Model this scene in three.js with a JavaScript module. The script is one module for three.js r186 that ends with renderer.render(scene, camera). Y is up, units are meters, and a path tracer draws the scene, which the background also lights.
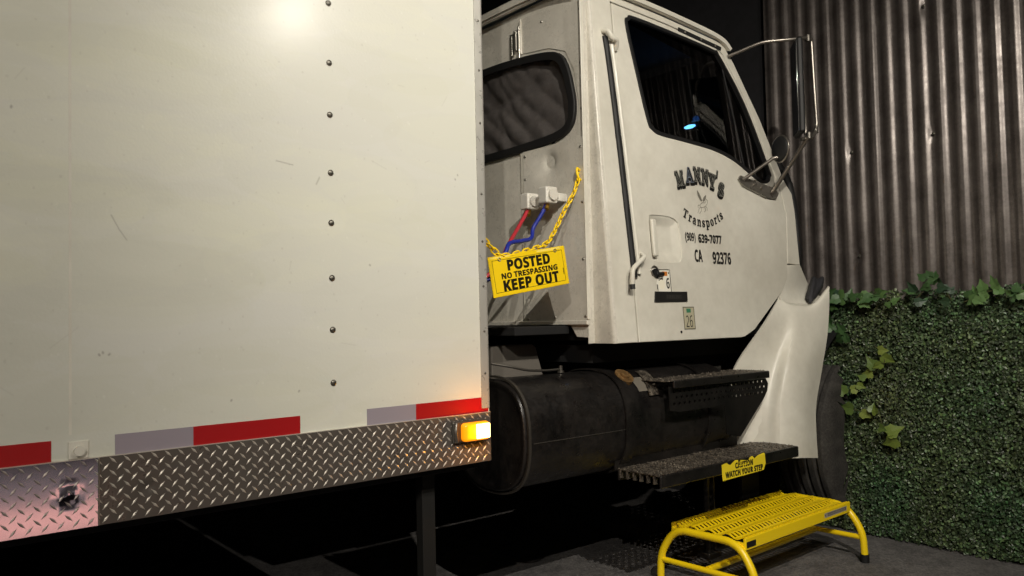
import * as THREE from 'three';
import { RoundedBoxGeometry } from 'three/addons/geometries/RoundedBoxGeometry.js';
import { mergeGeometries, mergeVertices, toCreasedNormals } from 'three/addons/utils/BufferGeometryUtils.js';

// ---------------------------------------------------------------- camera, light, exposure
const scene = new THREE.Scene();
scene.background = new THREE.Color(0x000000);
const camera = new THREE.PerspectiveCamera(40.153, 1024 / 576, 0.05, 60);
camera.position.set(0, 1.2, 0);
camera.up.set(-0.0072327, 0.998999, 0.0441463);
camera.lookAt(0.633265, 1.2387425, -0.772965);
const renderer = new THREE.WebGLRenderer({ antialias: true });
renderer.toneMapping = THREE.LinearToneMapping;
renderer.toneMappingExposure = 0.94;
renderer.shadowMap.enabled = true;
renderer.shadowMap.type = THREE.PCFSoftShadowMap;
const LAMPS = [   // ceiling spot heads: position, aim, candela, cone half angle, colour
  { at: [1.95, 3.08, 0.25], to: [2.3, 1.2, -2.6], cd: 9, ang: 1.1, col: 0xfff7e9, label: 'black ceiling spotlight over the gap between trailer and cab' },
  { at: [0.2, 3.6, 1.1], to: [3.0, 1.25, -2.2], cd: 43, ang: 0.61, col: 0xfff7e9, label: 'black ceiling spotlight aimed at the cab door' },
  { at: [-1.6, 3.5, 1.4], to: [0.0, 0.85, -2.1], cd: 26, ang: 0.8, col: 0xfff7e9, label: 'black ceiling spotlight aimed at the rear of the trailer' },
  { at: [0.9, 3.9, 1.5], to: [1.0, 0, 2.05], cd: 92, ang: 0.56, col: 0xfff7e9, label: 'black ceiling spotlight pointing straight down at the salmon mat' },
];

// ---------------------------------------------------------------- helpers
const V3 = (x, y, z) => new THREE.Vector3(x, y, z);
let seedv = 7;
const rnd = () => { seedv |= 0; seedv = seedv + 0x6D2B79F5 | 0; let t = Math.imul(seedv ^ seedv >>> 15, 1 | seedv); t = t + Math.imul(t ^ t >>> 7, 61 | t) ^ t; return ((t ^ t >>> 14) >>> 0) / 4294967296; };
const used = {};
function numbered(n) { if (!(n in used)) { used[n] = 0; return n; } used[n]++; return n + '_' + String(used[n]).padStart(3, '0'); }
function boxUV(g) {             // texture coordinates in metres, by the way each face points
  g = g.index ? g.toNonIndexed() : g;
  if (!g.attributes.normal) g.computeVertexNormals();
  const p = g.attributes.position, uv = new Float32Array(p.count * 2), a = V3(), b = V3(), c = V3();
  for (let i = 0; i < p.count; i += 3) {
    a.fromBufferAttribute(p, i); b.fromBufferAttribute(p, i + 1); c.fromBufferAttribute(p, i + 2);
    const n = b.clone().sub(a).cross(c.clone().sub(a)); const ax = Math.abs(n.x), ay = Math.abs(n.y), az = Math.abs(n.z);
    [a, b, c].forEach((q, k) => {
      const [u, v] = az >= ax && az >= ay ? [q.x, q.y] : ax >= ay ? [q.z, q.y] : [q.x, q.z];
      uv[(i + k) * 2] = u; uv[(i + k) * 2 + 1] = v;
    });
  }
  g.setAttribute('uv', new THREE.BufferAttribute(uv, 2));
  for (const k of Object.keys(g.attributes)) if (!['position', 'normal', 'uv'].includes(k)) g.deleteAttribute(k);
  return g;
}
function mesh(name, geo, m, parent = scene, keepUV = false) {
  if (Array.isArray(geo)) geo = mergeGeometries(geo.map(boxUV)); else if (!keepUV) geo = boxUV(geo);
  const o = new THREE.Mesh(geo, m); o.name = parent === scene ? numbered(name) : name; parent.add(o); return o;
}
function tag(o, label, category, group, kind) { o.userData.label = label; o.userData.category = category; if (group) o.userData.group = group; if (kind) o.userData.kind = kind; return o; }
function struct(o, label, category) { o.userData = { kind: 'structure', label, category }; return o; }
function thing(name, label, category, pos = [0, 0, 0], group) { const g = new THREE.Group(); g.name = numbered(name); g.position.set(...pos); scene.add(g); return tag(g, label, category, group); }
function sub(parent, name, pos = [0, 0, 0]) { const g = new THREE.Group(); g.name = name; g.position.set(...pos); parent.add(g); return g; }
const bx = (x0, x1, y0, y1, z0, z1, r = 0.004, s = 1) => {
  const w = x1 - x0, h = y1 - y0, d = z1 - z0; r = Math.min(r, w * 0.45, h * 0.45, d * 0.45);
  const g = r > 0.0004 ? new RoundedBoxGeometry(w, h, d, s, r) : new THREE.BoxGeometry(w, h, d);
  return g.translate((x0 + x1) / 2, (y0 + y1) / 2, (z0 + z1) / 2);
};
const shp = (pts) => new THREE.Shape(pts.map(p => new THREE.Vector2(p[0], p[1])));
const ext = (shape, z0, z1, bev = 0) => {
  const g = new THREE.ExtrudeGeometry(shape, { depth: z1 - z0 - 2 * bev, bevelEnabled: bev > 0, bevelThickness: bev, bevelSize: bev, bevelOffset: -bev, bevelSegments: 2, curveSegments: 10 });
  return g.translate(0, 0, z0 + bev);
};
const smoothPts = (pts, n = 8, tension = 0.5, closed = true) => new THREE.CatmullRomCurve3(pts.map(p => V3(p[0], p[1], 0)), closed, 'catmullrom', tension).getPoints(pts.length * n).map(p => [p.x, p.y]);
function bendPath(pts, r) {     // straight runs joined by round bends
  const out = [pts[0].clone()];
  for (let i = 1; i < pts.length - 1; i++) {
    const p = pts[i], a = pts[i - 1].clone().sub(p), b = pts[i + 1].clone().sub(p);
    const d = Math.min(r, a.length() * 0.49, b.length() * 0.49), A = p.clone().add(a.setLength(d)), B = p.clone().add(b.setLength(d));
    for (let k = 0; k <= 8; k++) { const t = k / 8; out.push(A.clone().multiplyScalar((1 - t) * (1 - t)).addScaledVector(p, 2 * t * (1 - t)).addScaledVector(B, t * t)); }
  }
  out.push(pts[pts.length - 1].clone()); return out;
}
function tube(pts, rad, bend = 0, sides = 10, closed = false) {
  let P = pts.map(p => Array.isArray(p) ? V3(...p) : p); if (bend) P = bendPath(P, bend);
  const c = new THREE.CatmullRomCurve3(P, closed, 'catmullrom', bend ? 0.1 : 0.5);
  const g = new THREE.TubeGeometry(c, Math.max(8, P.length * (bend ? 2 : 6)), rad, sides, closed);
  if (closed) return g;
  const caps = [0, 1].map(t => { const q = c.getPointAt(t), n = c.getTangentAt(t).multiplyScalar(t ? 1 : -1); return new THREE.CircleGeometry(rad, sides).applyQuaternion(new THREE.Quaternion().setFromUnitVectors(V3(0, 0, 1), n)).translate(q.x, q.y, q.z); });
  return mergeGeometries([g, ...caps].map(boxUV));
}
const cyl = (r, h, n = 20, r2 = r) => new THREE.CylinderGeometry(r2, r, h, n);
function gridSurf(fn, nu, nv, thick = 0, inward = 1) {   // fn(u,v) -> Vector3; a sheet with real thickness along its normals
  const g = new THREE.PlaneGeometry(1, 1, nu, nv), p = g.attributes.position;
  for (let j = 0; j <= nv; j++) for (let i = 0; i <= nu; i++) { const q = fn(i / nu, j / nv); p.setXYZ(j * (nu + 1) + i, q.x, q.y, q.z); }
  g.computeVertexNormals();
  if (!thick) return g;
  const nrm = g.attributes.normal, pos = [], idx = [], N = p.count;
  for (let s = 0; s < 2; s++) for (let i = 0; i < N; i++) pos.push(p.getX(i) - s * inward * thick * nrm.getX(i), p.getY(i) - s * inward * thick * nrm.getY(i), p.getZ(i) - s * inward * thick * nrm.getZ(i));
  const a = g.index.array; for (let i = 0; i < a.length; i += 3) { idx.push(a[i], a[i + 1], a[i + 2]); idx.push(N + a[i], N + a[i + 2], N + a[i + 1]); }
  const rim = []; for (let i = 0; i <= nu; i++) rim.push(i); for (let j = 1; j <= nv; j++) rim.push(j * (nu + 1) + nu); for (let i = nu - 1; i >= 0; i--) rim.push(nv * (nu + 1) + i); for (let j = nv - 1; j > 0; j--) rim.push(j * (nu + 1));
  for (let i = 0; i < rim.length; i++) { const A = rim[i], B = rim[(i + 1) % rim.length]; idx.push(B, A, A + N, B, A + N, B + N); }
  const o = new THREE.BufferGeometry(); o.setAttribute('position', new THREE.Float32BufferAttribute(pos, 3)); o.setIndex(idx); return toCreasedNormals(o, 0.7);
}
const cr = (a, b, c, d, t) => 0.5 * (2 * b + (c - a) * t + (2 * a - 5 * b + 4 * c - d) * t * t + (3 * b - a - 3 * c + d) * t * t * t);
function patch(rows) {          // smooth surface through a net of points
  const R = rows.length, C = rows[0].length, cl = (v, n) => Math.max(0, Math.min(n - 1, v));
  const along = (row, u) => { const f = u * (C - 1), i = Math.min(C - 2, Math.floor(f)), t = f - i; return [0, 1, 2].map(k => cr(row[cl(i - 1, C)][k], row[i][k], row[i + 1][k], row[cl(i + 2, C)][k], t)); };
  return (u, v) => { const f = v * (R - 1), j = Math.min(R - 2, Math.floor(f)), t = f - j; const q = [-1, 0, 1, 2].map(d => along(rows[cl(j + d, R)], u)); return V3(...[0, 1, 2].map(k => cr(q[0][k], q[1][k], q[2][k], q[3][k], t))); };
}
// ---------------------------------------------------------------- textures
function hash(x, y, s) { let h = Math.imul(x, 374761393) ^ Math.imul(y, 668265263) ^ Math.imul(s, 2147483647 ^ 974711); h = Math.imul(h ^ h >>> 13, 1274126177); return ((h ^ h >>> 16) >>> 0) / 4294967296; }
function vnoise(x, y, per, s) { const xi = Math.floor(x), yi = Math.floor(y), fx = x - xi, fy = y - yi, u = fx * fx * (3 - 2 * fx), v = fy * fy * (3 - 2 * fy), w = n => ((n % per) + per) % per; const a = hash(w(xi), w(yi), s), b = hash(w(xi + 1), w(yi), s), c = hash(w(xi), w(yi + 1), s), d = hash(w(xi + 1), w(yi + 1), s); return a + (b - a) * u + (c - a) * v + (a - b - c + d) * u * v; }
function noiseTex(size, octs, c0, c1, metres, srgb, contrast = 1, seed = 1) {   // octs: [[cells, weight], ...]
  const d = new Uint8Array(size * size * 4), W = octs.reduce((a, o) => a + o[1], 0);
  for (let y = 0; y < size; y++) for (let x = 0; x < size; x++) {
    let v = 0; octs.forEach(([n, w], k) => { v += w * vnoise(x / size * n, y / size * n, n, seed + k * 17); });
    v = Math.max(0, Math.min(1, 0.5 + (v / W - 0.5) * contrast));
    for (let k = 0; k < 3; k++) d[(y * size + x) * 4 + k] = Math.round(c0[k] + (c1[k] - c0[k]) * v); d[(y * size + x) * 4 + 3] = 255;
  }
  const t = new THREE.DataTexture(d, size, size); t.wrapS = t.wrapT = THREE.RepeatWrapping; t.repeat.set(1 / metres, 1 / metres); t.magFilter = THREE.LinearFilter; if (srgb) t.colorSpace = THREE.SRGBColorSpace; t.needsUpdate = true; return t;
}
function canvasTex(w, h, draw) { const c = document.createElement('canvas'); c.width = w; c.height = h; const x = c.getContext('2d'); draw(x, w, h); const t = new THREE.CanvasTexture(c); t.colorSpace = THREE.SRGBColorSpace; t.anisotropy = 8; return t; }
const std = (o) => new THREE.MeshStandardMaterial(o), phys = (o) => new THREE.MeshPhysicalMaterial(o);
const peel = noiseTex(256, [[64, 1], [128, 0.6]], [0, 0, 0], [255, 255, 255], 0.35, false, 1.2, 3);
const grime = noiseTex(512, [[4, 1], [9, 0.8], [31, 0.5], [90, 0.3]], [200, 196, 183], [228, 225, 213], 1.3, true, 1.5, 5);
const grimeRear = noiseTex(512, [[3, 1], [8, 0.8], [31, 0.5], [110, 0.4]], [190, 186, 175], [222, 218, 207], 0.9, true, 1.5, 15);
const roughN = noiseTex(256, [[6, 1], [24, 1], [80, 0.8]], [120, 120, 120], [255, 255, 255], 0.4, false, 1.6, 8);
const speck = noiseTex(512, [[12, 0.7], [60, 0.6], [200, 1.2]], [74, 72, 72], [124, 121, 119], 1.1, true, 1.6, 11);
const blackTex = noiseTex(256, [[5, 1], [20, 0.9], [90, 0.8]], [12, 11, 11], [34, 31, 29], 0.5, true, 1.6, 21);
const M = {
  cab: phys({ map: grime, roughness: 0.42, bumpMap: peel, bumpScale: 0.0003, clearcoat: 0.25, clearcoatRoughness: 0.25 }),
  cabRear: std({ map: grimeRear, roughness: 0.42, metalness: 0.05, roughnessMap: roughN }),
  blackPaint: std({ map: blackTex, roughness: 0.5, roughnessMap: roughN }),
  black: std({ color: 0x0f0f10, roughness: 0.85 }),
  rubber: std({ color: 0x121213, roughness: 0.6 }),
  tyre: std({ map: noiseTex(256, [[6, 1], [40, 1], [110, 1]], [34, 32, 30], [72, 69, 65], 0.3, true, 1.4, 31), roughness: 0.85 }),
  chrome: std({ color: 0x98928a, metalness: 0.9, roughness: 0.36 }),
  alu: std({ color: 0x9a978f, metalness: 0.85, roughness: 0.42, roughnessMap: roughN }),
  steel: std({ color: 0x6d6963, metalness: 0.9, roughness: 0.45 }),
  grip: std({ map: noiseTex(256, [[16, 1], [60, 1], [120, 1]], [44, 40, 36], [150, 140, 126], 0.3, true, 2.2, 41), metalness: 0.55, roughness: 0.55 }),
  yellow: phys({ color: 0xffdc14, roughness: 0.38, clearcoat: 0.3, clearcoatRoughness: 0.3 }),
  chainY: std({ color: 0xffd810, roughness: 0.45 }),
  glass: phys({ color: 0x6f747a, transmission: 1, roughness: 0.02, thickness: 0, ior: 1.5 }),
  floor: std({ map: speck, roughness: 0.78, bumpMap: noiseTex(256, [[60, 1], [120, 1]], [0, 0, 0], [255, 255, 255], 0.3, false, 1, 51), bumpScale: 0.0012 }),
  dark: std({ map: noiseTex(128, [[6, 1], [30, 1]], [18, 18, 20], [34, 33, 37], 1, true, 1, 61), roughness: 0.9 }),
  red: std({ color: 0xa3161a, roughness: 0.35 }),
  tapeWhite: std({ color: 0xa29aa4, roughness: 0.3, metalness: 0.2 }),
};

// ---------------------------------------------------------------- the room
const WALLX = 4.26;
struct(mesh('floor', bx(-4.5, 4.6, -0.1, 0, -6, 4, 0), M.floor), 'dark grey speckled concrete floor', 'floor');
struct(mesh('ceiling', bx(-4.5, 4.6, 4.2, 4.3, -6, 4, 0), M.dark), 'black ceiling of the room', 'ceiling');
struct(mesh('wall_back', bx(-4.5, 4.6, 0, 4.2, -6, -5.85, 0), M.dark), 'black wall behind the truck', 'wall');
struct(mesh('wall_near', bx(-4.5, 4.6, 0, 4.2, 3.85, 4, 0), M.dark), 'black wall opposite the truck', 'wall');
struct(mesh('wall_left', bx(-4.5, -4.35, 0, 4.2, -5.85, 3.85, 0), M.dark), 'black wall at the rear of the trailer', 'wall');
{
  const w = mesh('wall_right', bx(4.32, 4.6, 0, 4.2, -5.85, 3.85, 0), M.dark);
  struct(w, 'dark wall clad in weathered corrugated metal sheets above the hedge', 'wall');
  const corr = phys({ map: noiseTex(512, [[5, 1], [14, 1], [60, 0.7], [160, 0.7]], [78, 72, 69], [120, 113, 109], 0.9, true, 1.5, 71), metalness: 0.45, roughness: 0.42, roughnessMap: noiseTex(256, [[5, 1], [22, 1], [90, 0.8]], [165, 165, 165], [255, 255, 255], 0.5, false, 1.3, 73) });
  const pitch = 0.0865, amp = 0.008, edges = [-2.70, -1.93, -1.065, -0.2, 0.665, 1.53, 2.395, 3.26], dents = [[2.087, -2.172], [2.107, -1.733], [2.783, -1.755], [1.503, -2.15]];
  for (let s = 0; s < 7; s++) {                         // overlapping sheets
    const off = s % 2 ? 0 : 0.006;
    const zs = edges[s], sheetW = edges[s + 1] - zs;
    const g = gridSurf((u, v) => {
      const z = zs + u * (sheetW + 0.02), y = 0.02 + v * 4.16; let x = WALLX - off - amp * Math.cos((z + 1.957) / pitch * 2 * Math.PI);
      for (const [dy, dz] of dents) { const q = ((y - dy) ** 2) / 0.0012 + ((z - dz) ** 2) / 0.0004; x += 0.010 * Math.exp(-q); }
      x += 0.002 * Math.sin(y * 2.3 + s * 1.7);
      return V3(x, y, z);
    }, 110, 160, 0.0008, -1);
    mesh('corrugated_sheet', g, corr, w);
  }
  for (const [y, z] of [[2.087, -2.172], [2.107, -1.733], [1.503, -2.15], [2.783, -1.755], [3.4, -1.75], [2.1, -1.1], [1.5, -1.1]]) {
    mesh('screw', [cyl(0.009, 0.003, 14).rotateZ(Math.PI / 2).translate(WALLX - 0.0035, y, z), cyl(0.005, 0.008, 6).rotateZ(Math.PI / 2).translate(WALLX - 0.007, y, z)], M.alu, w);
  }
}

// ---------------------------------------------------------------- ceiling spotlights
for (const L of LAMPS) {
  const t = thing('ceiling_spotlight', L.label, 'spotlight', L.at, 'ceiling spotlights');
  const dir = V3(...L.to).sub(V3(...L.at)).normalize(), q = new THREE.Quaternion().setFromUnitVectors(V3(0, -1, 0), dir);
  const can = mesh('lamp_housing', new THREE.LatheGeometry([[0.0, 0.15], [0.05, 0.15], [0.056, 0.14], [0.056, 0.0], [0.052, 0.0], [0.05, 0.03], [0, 0.034]].map(p => new THREE.Vector2(...p)), 28), M.black, t); can.quaternion.copy(q);
  const face = mesh('lamp_lens', cyl(0.047, 0.004, 28).translate(0, 0.02, 0), std({ color: 0x222222, emissive: L.col, emissiveIntensity: 6 }), t); face.quaternion.copy(q);
  mesh('stem', [cyl(0.012, 4.2 - L.at[1] - 0.1, 10).translate(0, (4.2 - L.at[1] - 0.1) / 2 + 0.1, 0), cyl(0.05, 0.02, 18).translate(0, 4.19 - L.at[1], 0)], M.black, t);
  const s = new THREE.SpotLight(L.col, L.cd, 0, L.ang, 0.9, 2); s.name = 'spot';
  s.position.copy(dir).multiplyScalar(0.02); s.target.position.copy(dir).multiplyScalar(2); s.shadow.mapSize.set(2048, 2048); s.shadow.radius = 1.0; s.shadow.bias = -0.0005; t.add(s, s.target);
}

// ---------------------------------------------------------------- semi trailer
const ZS = -2.1, XF = 1.612;
{
  const t = thing('semi_trailer', 'long white box trailer with riveted side and diamond plate lower rail', 'trailer', [0, 0, 0]);
  const sideTex = canvasTex(2048, 1024, (c, w, h) => {
    c.fillStyle = '#d4d4cc'; c.fillRect(0, 0, w, h);
    for (let i = 0; i < 900; i++) { const x = rnd() * w, y = rnd() * h, r = 20 + rnd() * 90; c.fillStyle = rnd() < 0.5 ? 'rgba(226,224,214,0.05)' : 'rgba(196,190,170,0.045)'; c.beginPath(); c.ellipse(x, y, r * 1.8, r * 0.5, 0, 0, 7); c.fill(); }
    for (let i = 0; i < 2600; i++) { c.fillStyle = rnd() < 0.6 ? 'rgba(120,112,98,0.10)' : 'rgba(240,238,230,0.2)'; c.fillRect(rnd() * w, rnd() * h, 1 + rnd() * 2, 1 + rnd() * 2); }
    const U = x => (x + 2.6) / 4.21 * w, Y = y => (1 - (y - 0.72) / 2.48) * h;
    const line = (a, col, lw) => { c.strokeStyle = col; c.lineWidth = lw; c.lineCap = 'round'; c.beginPath(); a.forEach((p, i) => i ? c.lineTo(U(p[0]), Y(p[1])) : c.moveTo(U(p[0]), Y(p[1]))); c.stroke(); };
    line([[0.46, 1.475], [0.478, 1.44], [0.495, 1.415]], 'rgba(95,90,84,0.4)', 1.0); line([[0.88, 1.655], [0.9, 1.652], [0.93, 1.648]], 'rgba(90,86,80,0.35)', 1.0);
    line([[0.40, 2.01], [0.43, 2.002]], 'rgba(130,124,112,0.4)', 1.3); line([[1.0, 1.6], [1.01, 1.62]], 'rgba(120,116,104,0.3)', 2);
    for (const [x, y] of [[0.433, 1.135], [0.441, 1.14], [0.455, 1.135], [0.252, 1.71], [1.17, 1.37], [1.49, 1.66], [1.5, 1.675], [0.6, 2.05], [0.94, 1.01], [0.75, 1.0]]) { c.fillStyle = 'rgba(88,84,78,0.35)'; c.beginPath(); c.ellipse(U(x), Y(y), 1.7, 1.1, rnd() * 3, 0, 7); c.fill(); }
    c.strokeStyle = 'rgba(120,112,98,0.12)'; for (let i = 0; i < 40; i++) { const x = rnd() * w, y = rnd() * h; c.lineWidth = 1; c.beginPath(); c.moveTo(x, y); c.lineTo(x + (rnd() - 0.5) * 60, y + (rnd() - 0.5) * 40); c.stroke(); }
  });
  const sideMat = phys({ map: sideTex, roughness: 0.42, bumpMap: peel, bumpScale: 0.00022, clearcoat: 0.28, clearcoatRoughness: 0.23 });
    const side = bx(-2.6, XF - 0.002, 0.74, 3.2, ZS - 0.03, ZS, 0);
  { // planar coordinates over the whole sheet
    const g = side.index ? side.toNonIndexed() : side, p = g.attributes.position, uv = g.attributes.uv; for (let i = 0; i < p.count; i++) uv.setXY(i, (p.getX(i) + 2.6) / 4.21, (p.getY(i) - 0.72) / 2.48); 
    peel.repeat.set(12, 7); mesh('side_panel', g, sideMat, t, true);
  }
  mesh('body_core', bx(-2.6, XF - 0.004, 0.74, 3.19, -4.6, ZS - 0.031, 0), M.cab, t);
  mesh('panel_seam', bx(0.368, 0.374, 0.95, 3.2, ZS - 0.001, ZS + 0.0005, 0), M.cab, t);
  mesh('corner_trim', [ext(shp([[XF - 0.034, -ZS], [XF - 0.034, -ZS - 0.003], [XF - 0.008, -ZS - 0.005], [XF - 0.002, -ZS - 0.003], [XF, -ZS + 0.003], [XF, -ZS + 0.05], [XF - 0.004, -ZS + 0.05], [XF - 0.004, -ZS]]), 0, 2.29).rotateX(-Math.PI / 2).translate(0, 0.905, 0)], std({ color: 0xb4b2ab, metalness: 0.35, roughness: 0.45, roughnessMap: roughN }), t);
  const rivet = new THREE.SphereGeometry(0.0085, 14, 6, 0, Math.PI * 2, 0, Math.PI / 2).scale(1, 0.55, 1).rotateX(Math.PI / 2), washer = cyl(0.0092, 0.0012, 16).rotateX(Math.PI / 2);
  const riv = boxUV(mergeGeometries([rivet, washer].map(boxUV)));
  const rm = std({ color: 0x77746c, metalness: 0.9, roughness: 0.4 });
  [1.026, 1.179, 1.329, 1.49, 1.637, 1.808, 1.962, 2.14, 2.295, 2.45, 2.6, 2.76].forEach(y => { mesh('rivet', riv, rm, t, true).position.set(1.045, y, ZS + 0.001); mesh('rivet', riv, rm, t, true).position.set(-0.37, y, ZS + 0.001); });
  [1.02, 1.16, 1.31, 1.46, 1.62, 1.86, 2.04, 2.21, 2.4, 2.6].forEach(y => { const r = mesh('rivet', riv, rm, t, true); r.scale.setScalar(0.5); r.position.set(XF - 0.018, y, ZS + 0.004); });
  // reflective tape
  for (const [a, b, m] of [[1.152, 1.323, 0], [1.323, 1.606, 1], [0.467, 0.651, 0], [0.651, 0.942, 1], [-0.13, 0.05, 0], [0.05, 0.332, 1], [-0.78, -0.6, 0], [-0.6, -0.32, 1], [-1.4, -1.22, 0], [-1.22, -0.94, 1]])
    mesh(m ? 'red_tape' : 'white_tape', bx(a, b, 0.884, 0.941, ZS, ZS + 0.001, 0), m ? M.red : M.tapeWhite, t);
  // diamond plate
  const plateM = std({ color: 0x67605a, metalness: 0.45, roughness: 0.5, roughnessMap: roughN });
  const loz = (() => { const L = 0.0125, W = 0.0031, h = 0.0015, p = [[-L, 0, 0], [0, W, 0], [L, 0, 0], [0, -W, 0], [-L * 0.55, 0, h], [L * 0.55, 0, h]]; const f = [[0, 3, 4], [3, 5, 4], [3, 2, 5], [2, 1, 5], [1, 4, 5], [1, 0, 4]]; const g = new THREE.BufferGeometry(); g.setAttribute('position', new THREE.Float32BufferAttribute(f.flat().flatMap(i => p[i]), 3)); g.computeVertexNormals(); return boxUV(g); })();
  const treadM = std({ color: 0xd2cbc0, metalness: 0.5, roughness: 0.4 });
  const stainM = std({ color: 0xccc6da, metalness: 1, roughness: 0.1 });   // polished left-hand length of plate, mirrors the floor in front of it
  const dent = (x, y, cx, cy, d, r) => -d * Math.exp(-((x - cx) ** 2 + (y - cy) ** 2) / (r * r));
  const dz = (x, y) => dent(x, y, 0.539, 0.804, 0.006, 0.014) + dent(x, y, 0.366, 0.812, 0.0045, 0.013) + 0.0025 * Math.max(0, 1 - Math.hypot(x - 0.366, y - 0.812) / 0.035) * (vnoise(x * 130 + 90, y * 130, 4096, 3) - 0.5) * 2 + dent(x, y, 0.75, 0.815, 0.002, 0.02);
  const plate = (x0, x1, nx) => gridSurf((u, v) => { const x = x0 + u * (x1 - x0), y = 0.731 + (1 - v) * 0.16; return V3(x, y, ZS + 0.006 + dz(x, y)); }, nx, 26, 0.005);
  const pr = mesh('diamond_plate', plate(0.432, XF - 0.002, 190), plateM, t); pr.userData.label = 'bare grey diamond plate rail';
  const pl = mesh('diamond_plate', plate(-0.6, 0.429, 160), stainM, t); pl.userData.label = 'polished diamond plate rail with a dent';
  mesh('diamond_plate', plate(-2.6, -0.603, 20), plateM, t);
  const right = [], left = [], PX = 0.0158, PY = 0.0305;
  for (let i = 0; i < 266; i++) for (let j = 0; j < 6; j++) {     // herringbone: columns of one slant, the next column half a step higher
    const x = -2.588 + i * PX, y = 0.744 + j * PY + (i % 2 ? PY / 2 : 0); if (x > XF - 0.012 || y > 0.884) continue;
    const g = loz.clone().rotateZ(i % 2 ? -0.78 : 0.86).translate(x, y, ZS + 0.006 + dz(x, y));
    if (x < 0.425 && x > -0.6) left.push(g); else right.push(g);
  }
  const tr = mesh('tread_pattern', mergeGeometries(right), treadM, t, true); tr.userData.kind = 'stuff';
  const tl = mesh('tread_pattern', mergeGeometries(left), std({ color: 0xa59a94, metalness: 0.6, roughness: 0.4 }), t, true); tl.userData.kind = 'stuff';
  mesh('rail_bottom', bx(-2.6, XF - 0.004, 0.735, 0.739, ZS - 0.2, ZS + 0.0005, 0), M.black, t);
  // small square bolt plate above the rail
  const bp = mesh('bolt_plate', bx(0.366, 0.41, 0.893, 0.935, ZS, ZS + 0.004, 0.002), M.cab, t); mesh('bolt', [cyl(0.012, 0.01, 18).rotateX(Math.PI / 2).translate(0.389, 0.912, ZS + 0.008)], M.cab, bp);
  mesh('plate_edge', bx(-2.6, XF - 0.002, 0.8905, 0.8925, ZS, ZS + 0.007, 0), treadM, t);
  mesh('plate_seam', bx(0.4285, 0.4325, 0.731, 0.891, ZS + 0.003, ZS + 0.0085, 0.001), M.alu, t);
  // amber side marker lamp
  const ml = sub(t, 'marker_lamp', [1.517, 0.838, ZS + 0.007]);
  mesh('lamp_base', new RoundedBoxGeometry(0.134, 0.07, 0.012, 3, 0.005).translate(0.0, 0, 0.004), M.steel, ml);
  mesh('lamp_bezel', tube([[-0.054, -0.03, 0.012], [-0.06, 0, 0.016], [-0.054, 0.03, 0.012]], 0.006), M.chrome, ml);
  const lens = new RoundedBoxGeometry(0.106, 0.06, 0.03, 4, 0.013).translate(0.013, 0, 0.022);
  mesh('amber_lens', lens, std({ color: 0xff9a18, emissive: 0xff9408, emissiveIntensity: 0.95, roughness: 0.25 }), ml);
  mesh('led_bar', new RoundedBoxGeometry(0.058, 0.048, 0.01, 4, 0.005).translate(0.034, 0, 0.0345), std({ color: 0xffe0a0, emissive: 0xffd58a, emissiveIntensity: 5 }), ml);
  const pl1 = new THREE.PointLight(0xffa21a, 0.16, 0, 2); pl1.name = 'amber_glow'; pl1.position.set(0.03, 0, 0.052); ml.add(pl1);
  // underside, sill and a prop leg
  mesh('floor_frame', bx(-2.6, XF - 0.01, 0.70, 0.75, -4.58, -2.16, 0.003), M.black, t);
  mesh('support_leg', [bx(1.405, 1.455, 0.0, 0.735, -2.24, -2.2, 0.003), bx(1.36, 1.5, 0, 0.012, -2.3, -2.14, 0.002)], std({ color: 0x171614, roughness: 0.7, metalness: 0.2 }), t);
}

tag(mesh('floor_mat', bx(0.15, 1.7, 0.001, 0.012, 1.0, 1.93, 0.004), std({ map: noiseTex(256, [[10, 1], [60, 1], [128, 1]], [205, 150, 136], [232, 182, 168], 0.4, true, 1.3, 97), roughness: 0.9 })), 'salmon pink floor mat mirrored in the polished trailer plate', 'mat');

// ---------------------------------------------------------------- tractor cab
const TR = thing('truck_tractor', 'white truck tractor cab with lettered door, black tank, steps and mirror', 'truck');
const KT = 0.1 / 1.4, TH = Math.atan(KT), zside = y => -2.2 - KT * (y - 1.09);
function sideFrame(name, parent = TR) { const g = sub(parent, name, [0, 1.09, -2.2]); g.rotation.x = -TH; return g; }
const WIN = smoothPts([[2.556, 1.385], [2.575, 1.425], [2.62, 1.437], [2.9, 1.424], [3.18, 1.403], [3.232, 1.382], [3.412, 1.158], [3.57, 0.85], [3.575, 0.805], [3.55, 0.775], [3.49, 0.768], [3.413, 0.794], [3.28, 0.852], [3.125, 0.888], [2.9, 0.904], [2.73, 0.912], [2.675, 0.93], [2.648, 0.968], [2.6, 1.17]], 6, 0.5);
const inset = (pts, d) => { const n = pts.length; return pts.map((p, i) => { const a = pts[(i + n - 1) % n], b = pts[(i + 1) % n]; const tx = b[0] - a[0], ty = b[1] - a[1], l = Math.hypot(tx, ty) || 1; const s = THREE.ShapeUtils.isClockWise(pts.map(q => new THREE.Vector2(...q))) ? 1 : -1; return [p[0] + s * d * ty / l, p[1] - s * d * tx / l]; }); };
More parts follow.
